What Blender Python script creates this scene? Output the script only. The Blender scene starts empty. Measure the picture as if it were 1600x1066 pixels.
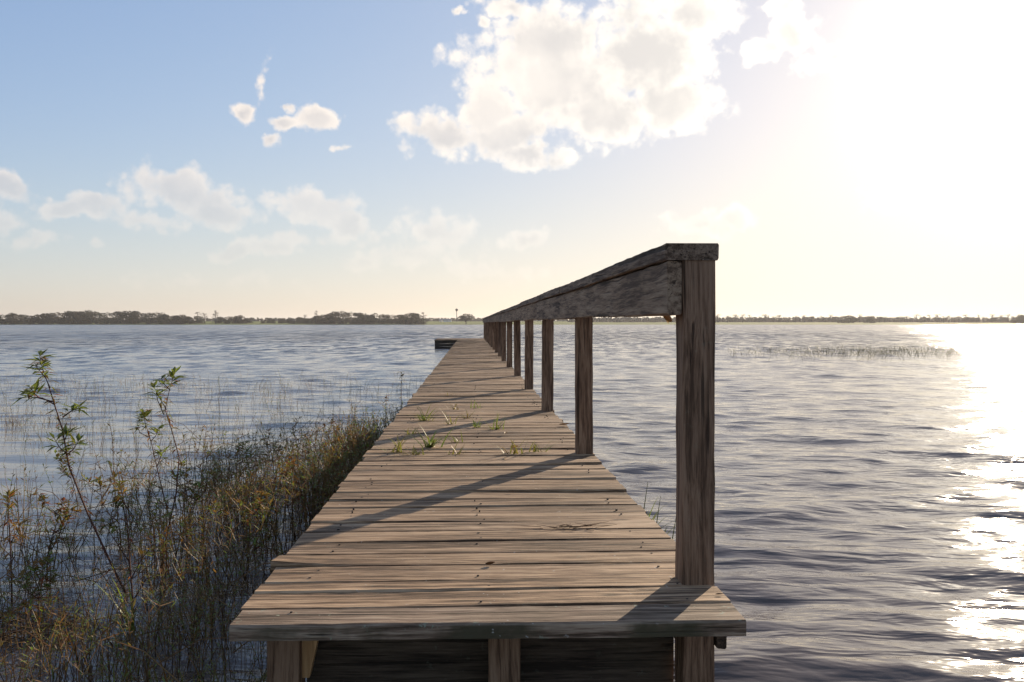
import bpy, math, random
import numpy as np
from mathutils import Vector, Matrix, Euler

random.seed(7)
R = math.radians
scene = bpy.context.scene
COL = scene.collection

# ------------------------------------------------------------------ camera
F = 1435.0                       # focal length in pixels of the 1600 px wide photograph
DECK = 0.38                      # deck top above the water
CAMZ = DECK + 0.714
cam_d = bpy.data.cameras.new('camera')
cam = bpy.data.objects.new('camera', cam_d)
COL.objects.link(cam)
cam_d.sensor_width = 36.0
cam_d.lens = 36.0 * F / 1600.0
cam_d.clip_start = 0.05
cam_d.clip_end = 20000
cam.location = (0, 0, CAMZ)
cam.rotation_euler = (R(90 - 1.12), 0, R(-2.55))
scene.camera = cam
CM = Euler(cam.rotation_euler).to_matrix()

def ray(px, py):
    v = CM @ Vector(((px - 800) / F, (533 - py) / F, -1.0))
    return v.normalized()

def on_z(px, py, z):
    """point of the horizontal plane z seen at a pixel of the photograph"""
    v = ray(px, py)
    t = (z - CAMZ) / v.z
    return Vector((0, 0, CAMZ)) + v * t

def on_y(px, py, y):
    v = ray(px, py)
    return Vector((0, 0, CAMZ)) + v * (y / v.y)

# ------------------------------------------------------------------ sun and sky
SUN_AZ, SUN_EL = R(31.5), R(14.0)
SUN = Vector((math.sin(SUN_AZ) * math.cos(SUN_EL), math.cos(SUN_AZ) * math.cos(SUN_EL), math.sin(SUN_EL)))
sun_d = bpy.data.lights.new('sun', 'SUN')
sun_d.energy = 5.0
sun_d.angle = R(0.53)
sun_d.color = (1.0, 0.82, 0.61)
sun = bpy.data.objects.new('sun', sun_d)
COL.objects.link(sun)
sun.rotation_euler = SUN.to_track_quat('Z', 'Y').to_euler()

scene.view_settings.view_transform = 'Standard'
scene.view_settings.look = 'None'
scene.view_settings.gamma = 1.0
scene.view_settings.use_curve_mapping = False
EXPOSURE = 0.6
scene.view_settings.exposure = EXPOSURE

SKY_STRENGTH = 0.09
world = bpy.data.worlds.new('World')
scene.world = world
world.use_nodes = True
wn, wl = world.node_tree.nodes, world.node_tree.links
wn.clear()

class NT:
    """small helper to write node trees"""
    def __init__(s, nt): s.n, s.l = nt.nodes, nt.links
    def put(s, sock, v):
        if isinstance(v, bpy.types.NodeSocket): s.l.new(v, sock)
        else: sock.default_value = v
    def math(s, op, a, b=None, c=None, clamp=False):
        n = s.n.new('ShaderNodeMath'); n.operation = op; n.use_clamp = clamp
        s.put(n.inputs[0], a)
        if b is not None: s.put(n.inputs[1], b)
        if c is not None: s.put(n.inputs[2], c)
        return n.outputs[0]
    def vec(s, op, a, b=None, out=0):
        n = s.n.new('ShaderNodeVectorMath'); n.operation = op
        s.put(n.inputs[0], a)
        if b is not None: s.put(n.inputs[1], b)
        return n.outputs[out]
    def noise(s, v, scale, detail=4, rough=0.55, dist=0.0, col=False):
        n = s.n.new('ShaderNodeTexNoise')
        if v is not None: s.put(n.inputs['Vector'], v)
        n.inputs['Scale'].default_value = scale; n.inputs['Detail'].default_value = detail
        n.inputs['Roughness'].default_value = rough; n.inputs['Distortion'].default_value = dist
        return n.outputs[1 if col else 0]
    def map(s, v, lo, hi, a=0.0, b=1.0, smooth=True):
        n = s.n.new('ShaderNodeMapRange'); n.interpolation_type = 'SMOOTHSTEP' if smooth else 'LINEAR'
        s.put(n.inputs[0], v); n.inputs[1].default_value = lo; n.inputs[2].default_value = hi
        n.inputs[3].default_value = a; n.inputs[4].default_value = b
        return n.outputs[0]
    def mix(s, f, a, b, mode='MIX'):
        n = s.n.new('ShaderNodeMix'); n.data_type = 'RGBA'; n.blend_type = mode; n.clamp_factor = True
        s.put(n.inputs[0], f)
        for sock, v in ((n.inputs[6], a), (n.inputs[7], b)):
            if isinstance(v, tuple) and len(v) == 3: v = (*v, 1)
            s.put(sock, v)
        return n.outputs[2]
    def scale(s, v, k):
        n = s.n.new('ShaderNodeVectorMath'); n.operation = 'MULTIPLY'
        s.put(n.inputs[0], v); n.inputs[1].default_value = k
        return n.outputs[0]
    def ramp(s, f, stops):
        n = s.n.new('ShaderNodeValToRGB'); s.put(n.inputs[0], f)
        e = n.color_ramp.elements
        while len(e) < len(stops): e.new(0.5)
        for q, (p, c) in zip(e, stops): q.position = p; q.color = (*c, 1)
        return n.outputs[0]
    def bump(s, h, strength, dist, normal=None):
        n = s.n.new('ShaderNodeBump'); n.inputs['Strength'].default_value = strength
        n.inputs['Distance'].default_value = dist; s.put(n.inputs['Height'], h)
        if normal is not None: s.put(n.inputs['Normal'], normal)
        return n.outputs[0]

W = NT(world.node_tree)
sky = wn.new('ShaderNodeTexSky')
sky.sky_type = 'NISHITA'
sky.sun_disc = False
sky.sun_elevation = SUN_EL
sky.sun_rotation = SUN_AZ
sky.altitude = 10
sky.air_density = 1.0
sky.dust_density = 0.6
sky.ozone_density = 3.0
tc = wn.new('ShaderNodeTexCoord')
D = W.vec('NORMALIZE', tc.outputs['Generated'])
sx = wn.new('ShaderNodeSeparateXYZ'); wl.new(D, sx.inputs[0])
az = W.math('MULTIPLY', W.math('ARCTAN2', sx.outputs[0], sx.outputs[1]), 180 / math.pi)
el = W.math('MULTIPLY', W.math('ARCSINE', sx.outputs[2]), 180 / math.pi)
cx = wn.new('ShaderNodeCombineXYZ'); wl.new(az, cx.inputs[0]); wl.new(el, cx.inputs[1])
# clouds, as pixel of the photograph: centre, radii, tilt, thickness
CL = [(870, 130, 165, 90, -10, 1), (790, 210, 95, 48, 5, 1), (690, 210, 85, 40, 0, 1), (765, 165, 60, 62, 0, 1),
      (860, 62, 110, 66, 0, 1), (1000, 85, 120, 90, 0, 1), (1050, 160, 85, 42, 0, 1), (950, 180, 100, 50, 0, 1),
      (830, 240, 75, 28, 0, 1), (1085, 22, 95, 40, 0, 1), (790, 8, 46, 18, 0, .8),
      (1240, 55, 46, 44, 0, .8), (1205, 80, 42, 26, 0, .8), (1310, 90, 60, 24, 0, .7), (1230, 8, 34, 22, 0, .7),
      (385, 181, 16, 16, 0, .6), (412, 132, 9, 32, -15, .32), (453, 163, 13, 10, 0, .7), (497, 187, 30, 27, -20, .8),
      (447, 193, 26, 12, 0, .7), (423, 222, 11, 11, 0, .5), (535, 237, 15, 9, 0, .6), (718, 20, 13, 7, 0, .7),
      (750, 32, 13, 11, 0, .7),
      (280, 300, 92, 38, -14, .9), (345, 338, 60, 25, -12, .85), (150, 324, 52, 24, -5, .8), (105, 330, 44, 18, 0, .8),
      (15, 300, 42, 24, -20, .9), (0, 345, 24, 30, 0, .7), (492, 325, 80, 32, -10, .9), (552, 350, 52, 28, -20, .9),
      (430, 388, 64, 18, 0, .55), (362, 397, 30, 18, 0, .7), (480, 372, 70, 14, 0, .5),
      (685, 365, 55, 40, -20, .75), (640, 402, 80, 26, 0, .6), (575, 412, 45, 18, 0, .5),
      (822, 373, 44, 18, 0, .7), (1100, 352, 66, 26, 0, .75), (1145, 344, 28, 24, 0, .75), (1385, 302, 60, 22, 0, .5),
      (60, 372, 36, 10, 0, .5), (150, 385, 14, 9, 0, .5), (300, 440, 120, 14, 0, .4), (760, 425, 90, 14, 0, .4),
      (220, 345, 60, 16, 0, .5)]
# billows of the clouds in a direction, as a node group so that it can be read twice (here, and a little nearer the sun)
PUFFS = []
for (px, py, rx, ry, rot, k) in CL:
    v = ray(px, py)
    PUFFS.append((math.degrees(math.atan2(v.x, v.y)), math.degrees(math.asin(v.z)), rx / 25.0 * 0.99, ry / 25.0 * 0.99, rot, k))
rc = random.Random(3)
for i in range(16):                                # the same kind of clouds all the way round
    a = 50 + i * 16.5 + rc.uniform(-5, 5)
    a = a if a < 180 else a - 360
    PUFFS.append((a, rc.uniform(5, 32), rc.uniform(3, 8), rc.uniform(1.3, 3), rc.uniform(-15, 15), .9))
cg = bpy.data.node_groups.new('cloud_density', 'ShaderNodeTree')
cg.interface.new_socket('Direction', in_out='INPUT', socket_type='NodeSocketVector')
cg.interface.new_socket('Billow', in_out='OUTPUT', socket_type='NodeSocketFloat')
G = NT(cg)
gi = cg.nodes.new('NodeGroupInput'); go = cg.nodes.new('NodeGroupOutput')
Dg = G.vec('NORMALIZE', gi.outputs[0])
wz = G.vec('SUBTRACT', G.noise(Dg, 16, 3, 0.5, col=True), (0.5, 0.5, 0.5))
wz2 = G.vec('SUBTRACT', G.noise(Dg, 70, 4, 0.6, col=True), (0.5, 0.5, 0.5))
# billows: fractal cells, round bumps on the outside and creases between
Dw = G.vec('ADD', Dg, G.vec('MULTIPLY', wz2, (.012, .012, .012)))
def cells(scale, w):
    vo = cg.nodes.new('ShaderNodeTexVoronoi'); vo.feature = 'F1'
    cg.links.new(Dw, vo.inputs['Vector']); vo.inputs['Scale'].default_value = scale
    return G.math('MULTIPLY_ADD', vo.outputs['Distance'], -w, w * .5)
bil = G.math('ADD', G.math('ADD', cells(26, .55), cells(60, .42)), cells(130, .15))
fb = G.math('MULTIPLY_ADD', G.noise(Dg, 34, 9, 0.62), 1.3, -0.65)
cg.links.new(G.math('ADD', bil, fb), go.inputs[0])
def billow_at(direction):
    n = wn.new('ShaderNodeGroup'); n.node_tree = cg; W.put(n.inputs[0], direction); return n.outputs[0]
wa = W.vec('SUBTRACT', W.noise(D, 16, 3, 0.5, col=True), (0.5, 0.5, 0.5))
wb = W.vec('SUBTRACT', W.noise(D, 70, 4, 0.6, col=True), (0.5, 0.5, 0.5))
P = W.vec('ADD', W.vec('ADD', cx.outputs[0], W.vec('MULTIPLY', wa, (2.0, 1.6, 0))), W.vec('MULTIPLY', wb, (.9, .8, 0)))
field = None
for (a, e, ra, re, rot, k) in PUFFS:
    m = wn.new('ShaderNodeMapping'); m.vector_type = 'TEXTURE'
    wl.new(P, m.inputs['Vector'])
    m.inputs['Location'].default_value = (a, e, 0)
    m.inputs['Rotation'].default_value = (0, 0, R(rot))
    m.inputs['Scale'].default_value = (ra, re, 1)
    f = W.math('MULTIPLY_ADD', W.vec('LENGTH', m.outputs[0], out=1), -k, k)
    field = f if field is None else W.math('SMOOTH_MAX', field, f, 0.10)
bil1 = billow_at(D)
dens = W.math('ADD', field, bil1)
toward = W.vec('SCALE', W.vec('NORMALIZE', W.vec('SUBTRACT', (SUN.x, SUN.y, SUN.z + .35), D))); toward.node.inputs['Scale'].default_value = 0.016
bil2 = billow_at(W.vec('ADD', D, toward))
dens2 = W.math('ADD', W.math('MULTIPLY', field, 1.3), bil2)
shade = W.math('ADD', W.math('MULTIPLY', dens, 0.55), W.math('MULTIPLY', dens2, 0.75))
alpha = W.map(dens, -0.08, 0.42)
alpha = W.math('MULTIPLY', alpha, W.map(el, 0.5, 14, 0.12, 0.92))
core = W.math('MULTIPLY', W.map(shade, 0.12, 1.15), W.map(W.noise(W.vec('ADD', D, (.3, .1, .7)), 11, 4, 0.55), .36, .62, .55, 1.0))
sdot = W.vec('DOT_PRODUCT', D, tuple(SUN), out=1)
spos = W.math('MAXIMUM', sdot, 0.0)
near = W.math('POWER', spos, 7.0)
E = 2 ** EXPOSURE
K = 1.0 / SKY_STRENGTH / E
rim = W.mix(near, (K * 1.02, K * .90, K * .80), (K * 1.6, K * 1.5, K * 1.32))
grey = W.mix(near, (K * .70, K * .655, K * .64), (K * .95, K * .90, K * .83))
ccol = W.mix(core, rim, grey)
# the sky model with its brightest part rolled off as the photograph's is
sp3 = wn.new('ShaderNodeSeparateXYZ'); wl.new(W.scale(sky.outputs[0], (0.09,) * 3), sp3.inputs[0])
cb3 = wn.new('ShaderNodeCombineXYZ')
for ch, (A_, k_) in enumerate(((3.0, 2.08), (2.95, 2.25), (4.85, 4.4))):
    c_ = sp3.outputs[ch]
    wl.new(W.math('DIVIDE', W.math('MULTIPLY', c_, A_ * K), W.math('MULTIPLY_ADD', c_, k_, 1.0)), cb3.inputs[ch])
# aureole of the hazy air round the sun
aur = W.math('ADD', W.math('MULTIPLY', W.math('POWER', spos, 42.0), 0.12), W.math('MULTIPLY', W.math('POWER', spos, 300.0), 2.5))
av = W.vec('SCALE', (K * 1.0, K * .92, K * .74)); wl.new(aur, av.node.inputs['Scale'])
hi3 = W.mix(W.map(el, 16, 60, 0.0, 1.0), cb3.outputs[0], W.scale(cb3.outputs[0], (1.30, 1.05, .78)))
skyc = W.vec('ADD', W.mix(W.map(el, -1, 13, 1.0, 0.0), hi3, W.scale(cb3.outputs[0], (1.04, 1.03, .92))), av)
final = W.mix(alpha, skyc, W.vec('ADD', ccol, W.scale(av, (.6, .6, .6))))
bg = wn.new('ShaderNodeBackground'); bg.inputs['Strength'].default_value = SKY_STRENGTH
wl.new(final, bg.inputs[0])
wo = wn.new('ShaderNodeOutputWorld'); wl.new(bg.outputs[0], wo.inputs[0])
scene.cycles.max_bounces = 8
scene.cycles.transparent_max_bounces = 12
scene.cycles.volume_bounces = 0
scene.cycles.sample_clamp_indirect = 6
scene.cycles.use_denoising = True

# ------------------------------------------------------------------ helpers
def tag(o, label=None, cat=None, group=None, kind=None):
    if label: o['label'] = label
    if cat: o['category'] = cat
    if group: o['group'] = group
    if kind: o['kind'] = kind
    return o

def link(name, data, parent=None, mat=None, loc=None):
    o = bpy.data.objects.new(name, data)
    COL.objects.link(o)
    if mat is not None and not data.materials: data.materials.append(mat)
    if parent is not None: o.parent = parent
    if loc is not None: o.location = loc
    return o

def empty(name, loc=(0, 0, 0), rz=0.0):
    o = bpy.data.objects.new(name, None)
    COL.objects.link(o); o.location = loc; o.rotation_euler.z = rz; o.empty_display_size = 0.2
    return o

def copy_tree(o, parent=None):
    c = o.copy(); COL.objects.link(c); c.parent = parent
    for ch in o.children: copy_tree(ch, c)
    return c

def mesh_np(name, verts, faces, tint=None, smooth=False):
    """verts (n,3), faces (m,k) all of the same size k"""
    verts = np.asarray(verts, dtype=np.float32); faces = np.asarray(faces, dtype=np.int32)
    me = bpy.data.meshes.new(name)
    k = faces.shape[1]
    me.vertices.add(len(verts)); me.vertices.foreach_set('co', verts.ravel())
    me.loops.add(faces.size); me.loops.foreach_set('vertex_index', faces.ravel())
    me.polygons.add(len(faces))
    me.polygons.foreach_set('loop_start', np.arange(0, faces.size, k, dtype=np.int32))
    if smooth: me.polygons.foreach_set('use_smooth', np.ones(len(faces), dtype=bool))
    if tint is not None:
        at = me.attributes.new('tint', 'FLOAT', 'POINT')
        at.data.foreach_set('value', np.asarray(tint, dtype=np.float32))
    me.update(calc_edges=True)
    me.validate()
    return me

class MB:
    """collects quads (triangles repeat a vertex as a degenerate-free tri list) into one mesh"""
    def __init__(s): s.v, s.f, s.t = [], [], []
    def add(s, vs, fs, t=0.5):
        b = len(s.v); s.v += [tuple(v) for v in vs]; s.f += [tuple(i + b for i in f) for f in fs]
        s.t += [t] * len(vs)
    def tube(s, pts, radii, n=5, t=0.5, cap=True):
        pts = [Vector(p) for p in pts]; rings = []
        for i, p in enumerate(pts):
            d = (pts[min(i + 1, len(pts) - 1)] - pts[max(i - 1, 0)]).normalized()
            u = d.cross(Vector((0.13, 1, 0.21))).normalized(); w = d.cross(u)
            rings += [p + (u * math.cos(a) + w * math.sin(a)) * radii[i] for a in (2 * math.pi * k / n for k in range(n))]
        fs = [(i * n + k, i * n + (k + 1) % n, (i + 1) * n + (k + 1) % n, (i + 1) * n + k) for i in range(len(pts) - 1) for k in range(n)]
        if cap: fs.append(tuple(range(n - 1, -1, -1))); fs.append(tuple((len(pts) - 1) * n + k for k in range(n)))
        s.add(rings, fs, t)
    def box(s, x0, x1, y0, y1, z0, z1, t=0.5):
        v = [(x, y, z) for z in (z0, z1) for y in (y0, y1) for x in (x0, x1)]
        s.add(v, [(0, 2, 3, 1), (4, 5, 7, 6), (0, 1, 5, 4), (2, 6, 7, 3), (0, 4, 6, 2), (1, 3, 7, 5)], t)
    def leaf(s, p, d, up, length, width, t=0.5, droop=0.3):
        p, d = Vector(p), Vector(d).normalized()
        side = d.cross(Vector(up)).normalized()
        mid = p + d * length * 0.45 + Vector((0, 0, -droop * length * 0.12))
        tip = p + d * length + Vector((0, 0, -droop * length * 0.55))
        q = mid - Vector((0, 0, width * 0.25))
        s.add([p, mid + side * width / 2, tip, mid - side * width / 2, q], [(0, 4, 1), (4, 2, 1), (0, 3, 4), (4, 3, 2)], t)
    def blade(s, p, d, length, width, bend, t=0.5, n=4):
        """grass blade: ribbon that curves over"""
        p, d = Vector(p), Vector(d).normalized()
        h = Vector((d.x, d.y, 0));  h = h.normalized() if h.length > 1e-4 else Vector((1, 0, 0))
        side = h.cross(Vector((0, 0, 1)))
        vs = []; cur = p.copy(); dd = d.copy()
        for i in range(n + 1):
            w = width * (1 - (i / n) ** 1.6) / 2 + 0.0002
            vs += [cur + side * w, cur - side * w]
            cur = cur + dd * length / n
            dd = (dd + h * bend / n - Vector((0, 0, bend / n * 0.8))).normalized()
        s.add(vs, [(2 * i, 2 * i + 1, 2 * i + 3, 2 * i + 2) for i in range(n)], t)
    def build(s, name, mat=None, parent=None, loc=None, smooth=False):
        me = bpy.data.meshes.new(name)
        me.from_pydata(s.v, [], s.f)
        at = me.attributes.new('tint', 'FLOAT', 'POINT'); at.data.foreach_set('value', s.t)
        if smooth: me.polygons.foreach_set('use_smooth', [True] * len(me.polygons))
        me.update()
        return link(name, me, parent, mat, loc)

def new_mat(name):
    m = bpy.data.materials.new(name); m.use_nodes = True
    nt = NT(m.node_tree); bs = m.node_tree.nodes['Principled BSDF']
    return m, nt, bs

# ------------------------------------------------------------------ materials
def wood_mat(name, axis, dark, mid, light, lichen=0.0, spots=0.0, bumpk=1.0, vary=0.25, figure=0.0, red=0.0):
    """weathered timber, grain along the given axis of the object"""
    m, t, bs = new_mat(name)
    tcn = t.n.new('ShaderNodeTexCoord'); oi = t.n.new('ShaderNodeObjectInfo')
    rnd = oi.outputs['Random']
    off = t.n.new('ShaderNodeCombineXYZ')
    t.put(off.inputs[0], t.math('MULTIPLY', rnd, 37.0)); t.put(off.inputs[1], t.math('MULTIPLY', rnd, 91.0)); t.put(off.inputs[2], t.math('MULTIPLY', rnd, 53.0))
    v = t.vec('ADD', tcn.outputs['Object'], off.outputs[0])
    def st(a, c):
        k = [c, c, c]; k[axis] = a
        return t.vec('MULTIPLY', v, tuple(k))
    wv = t.vec('ADD', st(1, 1), t.scale(t.vec('SUBTRACT', t.noise(st(1.2, 5), 1.0, 2, 0.5, col=True), (.5, .5, .5)), tuple(0.0 if i == axis else 0.035 + figure for i in range(3))))
    def sw(a, c):
        k = [c, c, c]; k[axis] = a
        return t.vec('MULTIPLY', wv, tuple(k))
    fine = t.noise(sw(11, 240), 1.0, 4, 0.65)
    band = t.noise(sw(2.6, 62), 1.0, 4, 0.6)
    broad = t.noise(st(1.5, 9), 1.0, 3, 0.5)
    crack = t.noise(sw(2.0, 95), 1.0, 2, 0.5)
    ck = t.math('MAXIMUM', t.map(crack, 0.63, 0.71), t.map(t.noise(sw(0.9, 48), 1.0, 2, 0.4), 0.665, 0.70))
    g = t.math('ADD', t.math('MULTIPLY', fine, 0.42), t.math('MULTIPLY', band, 0.62))
    g = t.math('ADD', g, t.math('MULTIPLY_ADD', broad, 0.35, -0.2))
    col = t.ramp(g, [(0.40, dark), (0.50, mid), (0.61, light)])
    # knots
    vo = t.n.new('ShaderNodeTexVoronoi'); vo.feature = 'F1'
    t.put(vo.inputs['Vector'], sw(3.2, 9.0)); vo.inputs['Scale'].default_value = 1.0
    kn = t.math('MULTIPLY', t.map(vo.outputs['Distance'], 0.05, 0.16, 1.0, 0.0), t.map(t.noise(st(3, 3), 1.0, 1), 0.52, 0.60))
    col = t.mix(t.math('MULTIPLY', kn, 0.75), col, tuple(c * 0.45 for c in dark))
    col = t.mix(t.math('MULTIPLY', ck, 0.75), col, tuple(c * 0.3 for c in dark))
    # board to board
    br = t.math('MULTIPLY_ADD', rnd, vary, 1 - vary * 0.5)
    cv = t.n.new('ShaderNodeCombineXYZ')
    r2 = t.math('FRACT', t.math('MULTIPLY', rnd, 17.3))
    t.put(cv.inputs[0], br); t.put(cv.inputs[1], t.math('MULTIPLY', br, t.math('MULTIPLY_ADD', r2, 0.05, 0.975))); t.put(cv.inputs[2], t.math('MULTIPLY', br, t.math('MULTIPLY_ADD', r2, 0.12, 0.93)))
    col = t.vec('MULTIPLY', col, cv.outputs[0])
    # damp grey stains
    stn = t.map(t.noise(t.vec('MULTIPLY', tcn.outputs['Object'], (3, 5, 5)) if False else st(2.2, 7), 1.0, 4, 0.6), 0.50, 0.72)
    col = t.mix(t.math('MULTIPLY', stn, 0.35), col, t.scale(col, (0.62, 0.64, 0.66)))
    if lichen:
        ln = t.math('MULTIPLY', t.map(t.noise(v, 42, 4, 0.7), 0.60, 0.66), t.map(t.noise(v, 7, 2), 0.45, 0.62))
        col = t.mix(t.math('MULTIPLY', ln, lichen), col, (0.30, 0.33, 0.24))
        gn = t.map(t.noise(v, 5, 4, 0.6), 0.38, 0.64)
        if axis == 0:
            oz = t.n.new('ShaderNodeSeparateXYZ'); t.l.new(tcn.outputs['Object'], oz.inputs[0])
            gn = t.math('MULTIPLY', gn, t.map(oz.outputs[2], -0.012, 0.002, 1.5, 0.04))
        col = t.mix(t.math('MULTIPLY', gn, lichen * 0.7), col, (0.080, 0.068, 0.038))
    if spots:
        sp = t.math('MULTIPLY', t.map(t.noise(v, 60, 2, 0.5), 0.70, 0.73), t.map(t.noise(v, 6, 1), 0.52, 0.60))
        col = t.mix(t.math('MULTIPLY', sp, spots), col, (0.55, 0.53, 0.48))
    t.put(bs.inputs['Base Color'], col)
    t.put(bs.inputs['Roughness'], t.math('MULTIPLY_ADD', g, -0.15, 0.88))
    bs.inputs['Specular IOR Level'].default_value = 0.25
    h = t.math('ADD', t.math('MULTIPLY', g, 1.0), t.math('MULTIPLY', ck, -1.3))
    h = t.math('ADD', h, t.math('MULTIPLY', kn, -0.3))
    t.put(bs.inputs['Normal'], t.bump(h, 0.9 * bumpk, 0.0035))
    return m

M = {}
M['plank'] = wood_mat('weathered_deck_board', 0, (.070, .041, .023), (.285, .181, .104), (.55, .385, .24), lichen=0.22, spots=0.6, vary=0.32)
M['front'] = wood_mat('mossy_front_board', 0, (.070, .044, .027), (.22, .148, .098), (.42, .315, .22), lichen=1.0, spots=0.6, vary=0.1)
M['post'] = wood_mat('brown_post_timber', 2, (.095, .052, .030), (.225, .130, .076), (.34, .212, .132), lichen=0.10, figure=0.03)
M['rail'] = wood_mat('grey_rail_timber', 1, (.105, .068, .044), (.245, .165, .106), (.38, .275, .185), figure=0.012, bumpk=.6)
M['cap'] = wood_mat('grey_cap_timber', 1, (.085, .055, .036), (.20, .140, .098), (.32, .235, .17), lichen=0.10, spots=0.2)
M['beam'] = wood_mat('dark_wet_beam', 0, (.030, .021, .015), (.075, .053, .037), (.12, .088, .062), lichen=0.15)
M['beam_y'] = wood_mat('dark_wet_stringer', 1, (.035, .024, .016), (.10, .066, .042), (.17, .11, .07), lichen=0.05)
m, t, bs = new_mat('rusty_nail'); bs.inputs['Base Color'].default_value = (.03, .018, .013, 1); bs.inputs['Roughness'].default_value = .7; M['nail'] = m

def leaf_mat(name, stops, trans=0.35, rough=0.5):
    m, t, bs = new_mat(name)
    at = t.n.new('ShaderNodeAttribute'); at.attribute_name = 'tint'
    tc_ = t.n.new('ShaderNodeTexCoord')
    f = t.math('ADD', at.outputs['Fac'], t.math('MULTIPLY_ADD', t.noise(tc_.outputs['Object'], 9, 3), 0.3, -0.15))
    col = t.ramp(f, stops)
    t.put(bs.inputs['Base Color'], col)
    bs.inputs['Roughness'].default_value = rough
    bs.inputs['Specular IOR Level'].default_value = 0.3
    tr = t.n.new('ShaderNodeBsdfTranslucent'); t.put(tr.inputs[0], t.scale(col, (1.5, 1.45, 0.9)))
    mx = t.n.new('ShaderNodeMixShader'); mx.inputs[0].default_value = trans
    t.l.new(bs.outputs[0], mx.inputs[1]); t.l.new(tr.outputs[0], mx.inputs[2])
    out = [n for n in t.n if n.type == 'OUTPUT_MATERIAL'][0]
    t.l.new(mx.outputs[0], out.inputs[0])
    return m
M['weed'] = leaf_mat('water_weed', [(0.0, (.08, .045, .022)), (0.35, (.27, .145, .050)), (0.6, (.18, .16, .045)), (1.0, (.15, .23, .05))])
M['reed'] = leaf_mat('pale_reed', [(0.0, (.16, .12, .06)), (1.0, (.14, .19, .06))])
M['leaf'] = leaf_mat('smartweed_leaf', [(0.0, (.22, .06, .025)), (0.3, (.19, .12, .035)), (0.65, (.12, .155, .045)), (1.0, (.17, .22, .065))], trans=0.5)
M['stem'] = leaf_mat('red_brown_stem', [(0.0, (.06, .022, .014)), (1.0, (.13, .055, .032))], trans=0.0, rough=0.85)
M['grass'] = leaf_mat('deck_grass', [(0.0, (.22, .13, .05)), (0.4, (.17, .17, .05)), (1.0, (.14, .20, .045))], trans=0.4)
M['dead'] = leaf_mat('dead_leaf', [(0.0, (.05, .025, .012)), (0.5, (.14, .075, .035)), (1.0, (.32, .22, .12))], trans=0.25, rough=0.7)

def foliage_mat(name, a, b, c):
    m, t, bs = new_mat(name)
    tc_ = t.n.new('ShaderNodeTexCoord'); oi = t.n.new('ShaderNodeObjectInfo')
    at = t.n.new('ShaderNodeAttribute'); at.attribute_name = 'tint'
    f = t.math('ADD', t.math('MULTIPLY', at.outputs['Fac'], 0.6), t.math('MULTIPLY', t.noise(tc_.outputs['Object'], 0.35, 3), 0.4))
    f = t.math('ADD', f, t.math('MULTIPLY_ADD', oi.outputs['Random'], 0.5, -0.25))
    t.put(bs.inputs['Base Color'], t.ramp(f, [(0.15, a), (0.5, b), (0.85, c)]))
    bs.inputs['Roughness'].default_value = 0.7
    bs.inputs['Specular IOR Level'].default_value = 0.15
    return m
M['oak'] = foliage_mat('oak_foliage', (.028, .036, .015), (.058, .048, .021), (.080, .046, .024))
M['cypress'] = foliage_mat('cypress_foliage', (.06, .05, .035), (.10, .07, .05), (.12, .075, .055))
m, t, bs = new_mat('tree_bark'); bs.inputs['Base Color'].default_value = (.07, .055, .045, 1); bs.inputs['Roughness'].default_value = .9; M['bark'] = m

# water
m, t, bs = new_mat('lake_water')
bs.inputs['Base Color'].default_value = (.12, .098, .086, 1)
bs.inputs['IOR'].default_value = 1.333
g = t.n.new('ShaderNodeNewGeometry')
pos = g.outputs['Position']
sp_ = t.n.new('ShaderNodeSeparateXYZ'); t.l.new(pos, sp_.inputs[0])
calm = t.math('MULTIPLY', t.map(sp_.outputs[0], -3.0, -0.3, 1.0, 0.0), t.map(sp_.outputs[1], 7.0, 15.0, 1.0, 0.0))
flat = t.vec('MULTIPLY', pos, (1, 1, 0))
dist = t.vec('LENGTH', flat, out=1)
t.put(bs.inputs['Roughness'], t.map(dist, 12, 120, 0.06, 0.13))
rot = t.n.new('ShaderNodeVectorRotate'); rot.rotation_type = 'Z_AXIS'; rot.inputs['Angle'].default_value = R(8); t.l.new(flat, rot.inputs['Vector'])
b1 = t.noise(t.vec('MULTIPLY', rot.outputs[0], (2.6, 7.0, 1)), 1.0, 3, 0.5, 0.3)
b2 = t.noise(t.vec('MULTIPLY', rot.outputs[0], (0.75, 1.9, 1)), 1.0, 4, 0.55, 0.4)
b3 = t.noise(t.vec('MULTIPLY', rot.outputs[0], (9.0, 20.0, 1)), 1.0, 2, 0.5, 0.2)
h = t.math('MULTIPLY', b1, 0.023)
h = t.math('ADD', h, t.math('MULTIPLY', b3, 0.0028))
h = t.math('MULTIPLY', h, t.math('MULTIPLY_ADD', calm, -0.85, 1.0))
b4 = t.noise(t.vec('MULTIPLY', rot.outputs[0], (0.55, 0.20, 1)), 1.0, 3, 0.55, 0.5)
gust = t.noise(t.vec('MULTIPLY', pos, (0.10, 0.035, 0)), 1.0, 3, 0.6)
hf = t.math('MULTIPLY', b2, t.math('MULTIPLY', t.map(dist, 14, 60, 0.0, 0.12), t.map(gust, .35, .65, .5, 1.6)))
hf = t.math('ADD', hf, t.math('MULTIPLY', b4, t.map(dist, 15, 110, 0.0, 0.14)))
h = t.math('ADD', h, hf)
nb_ = t.bump(h, 1.0, 1.0)
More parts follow.
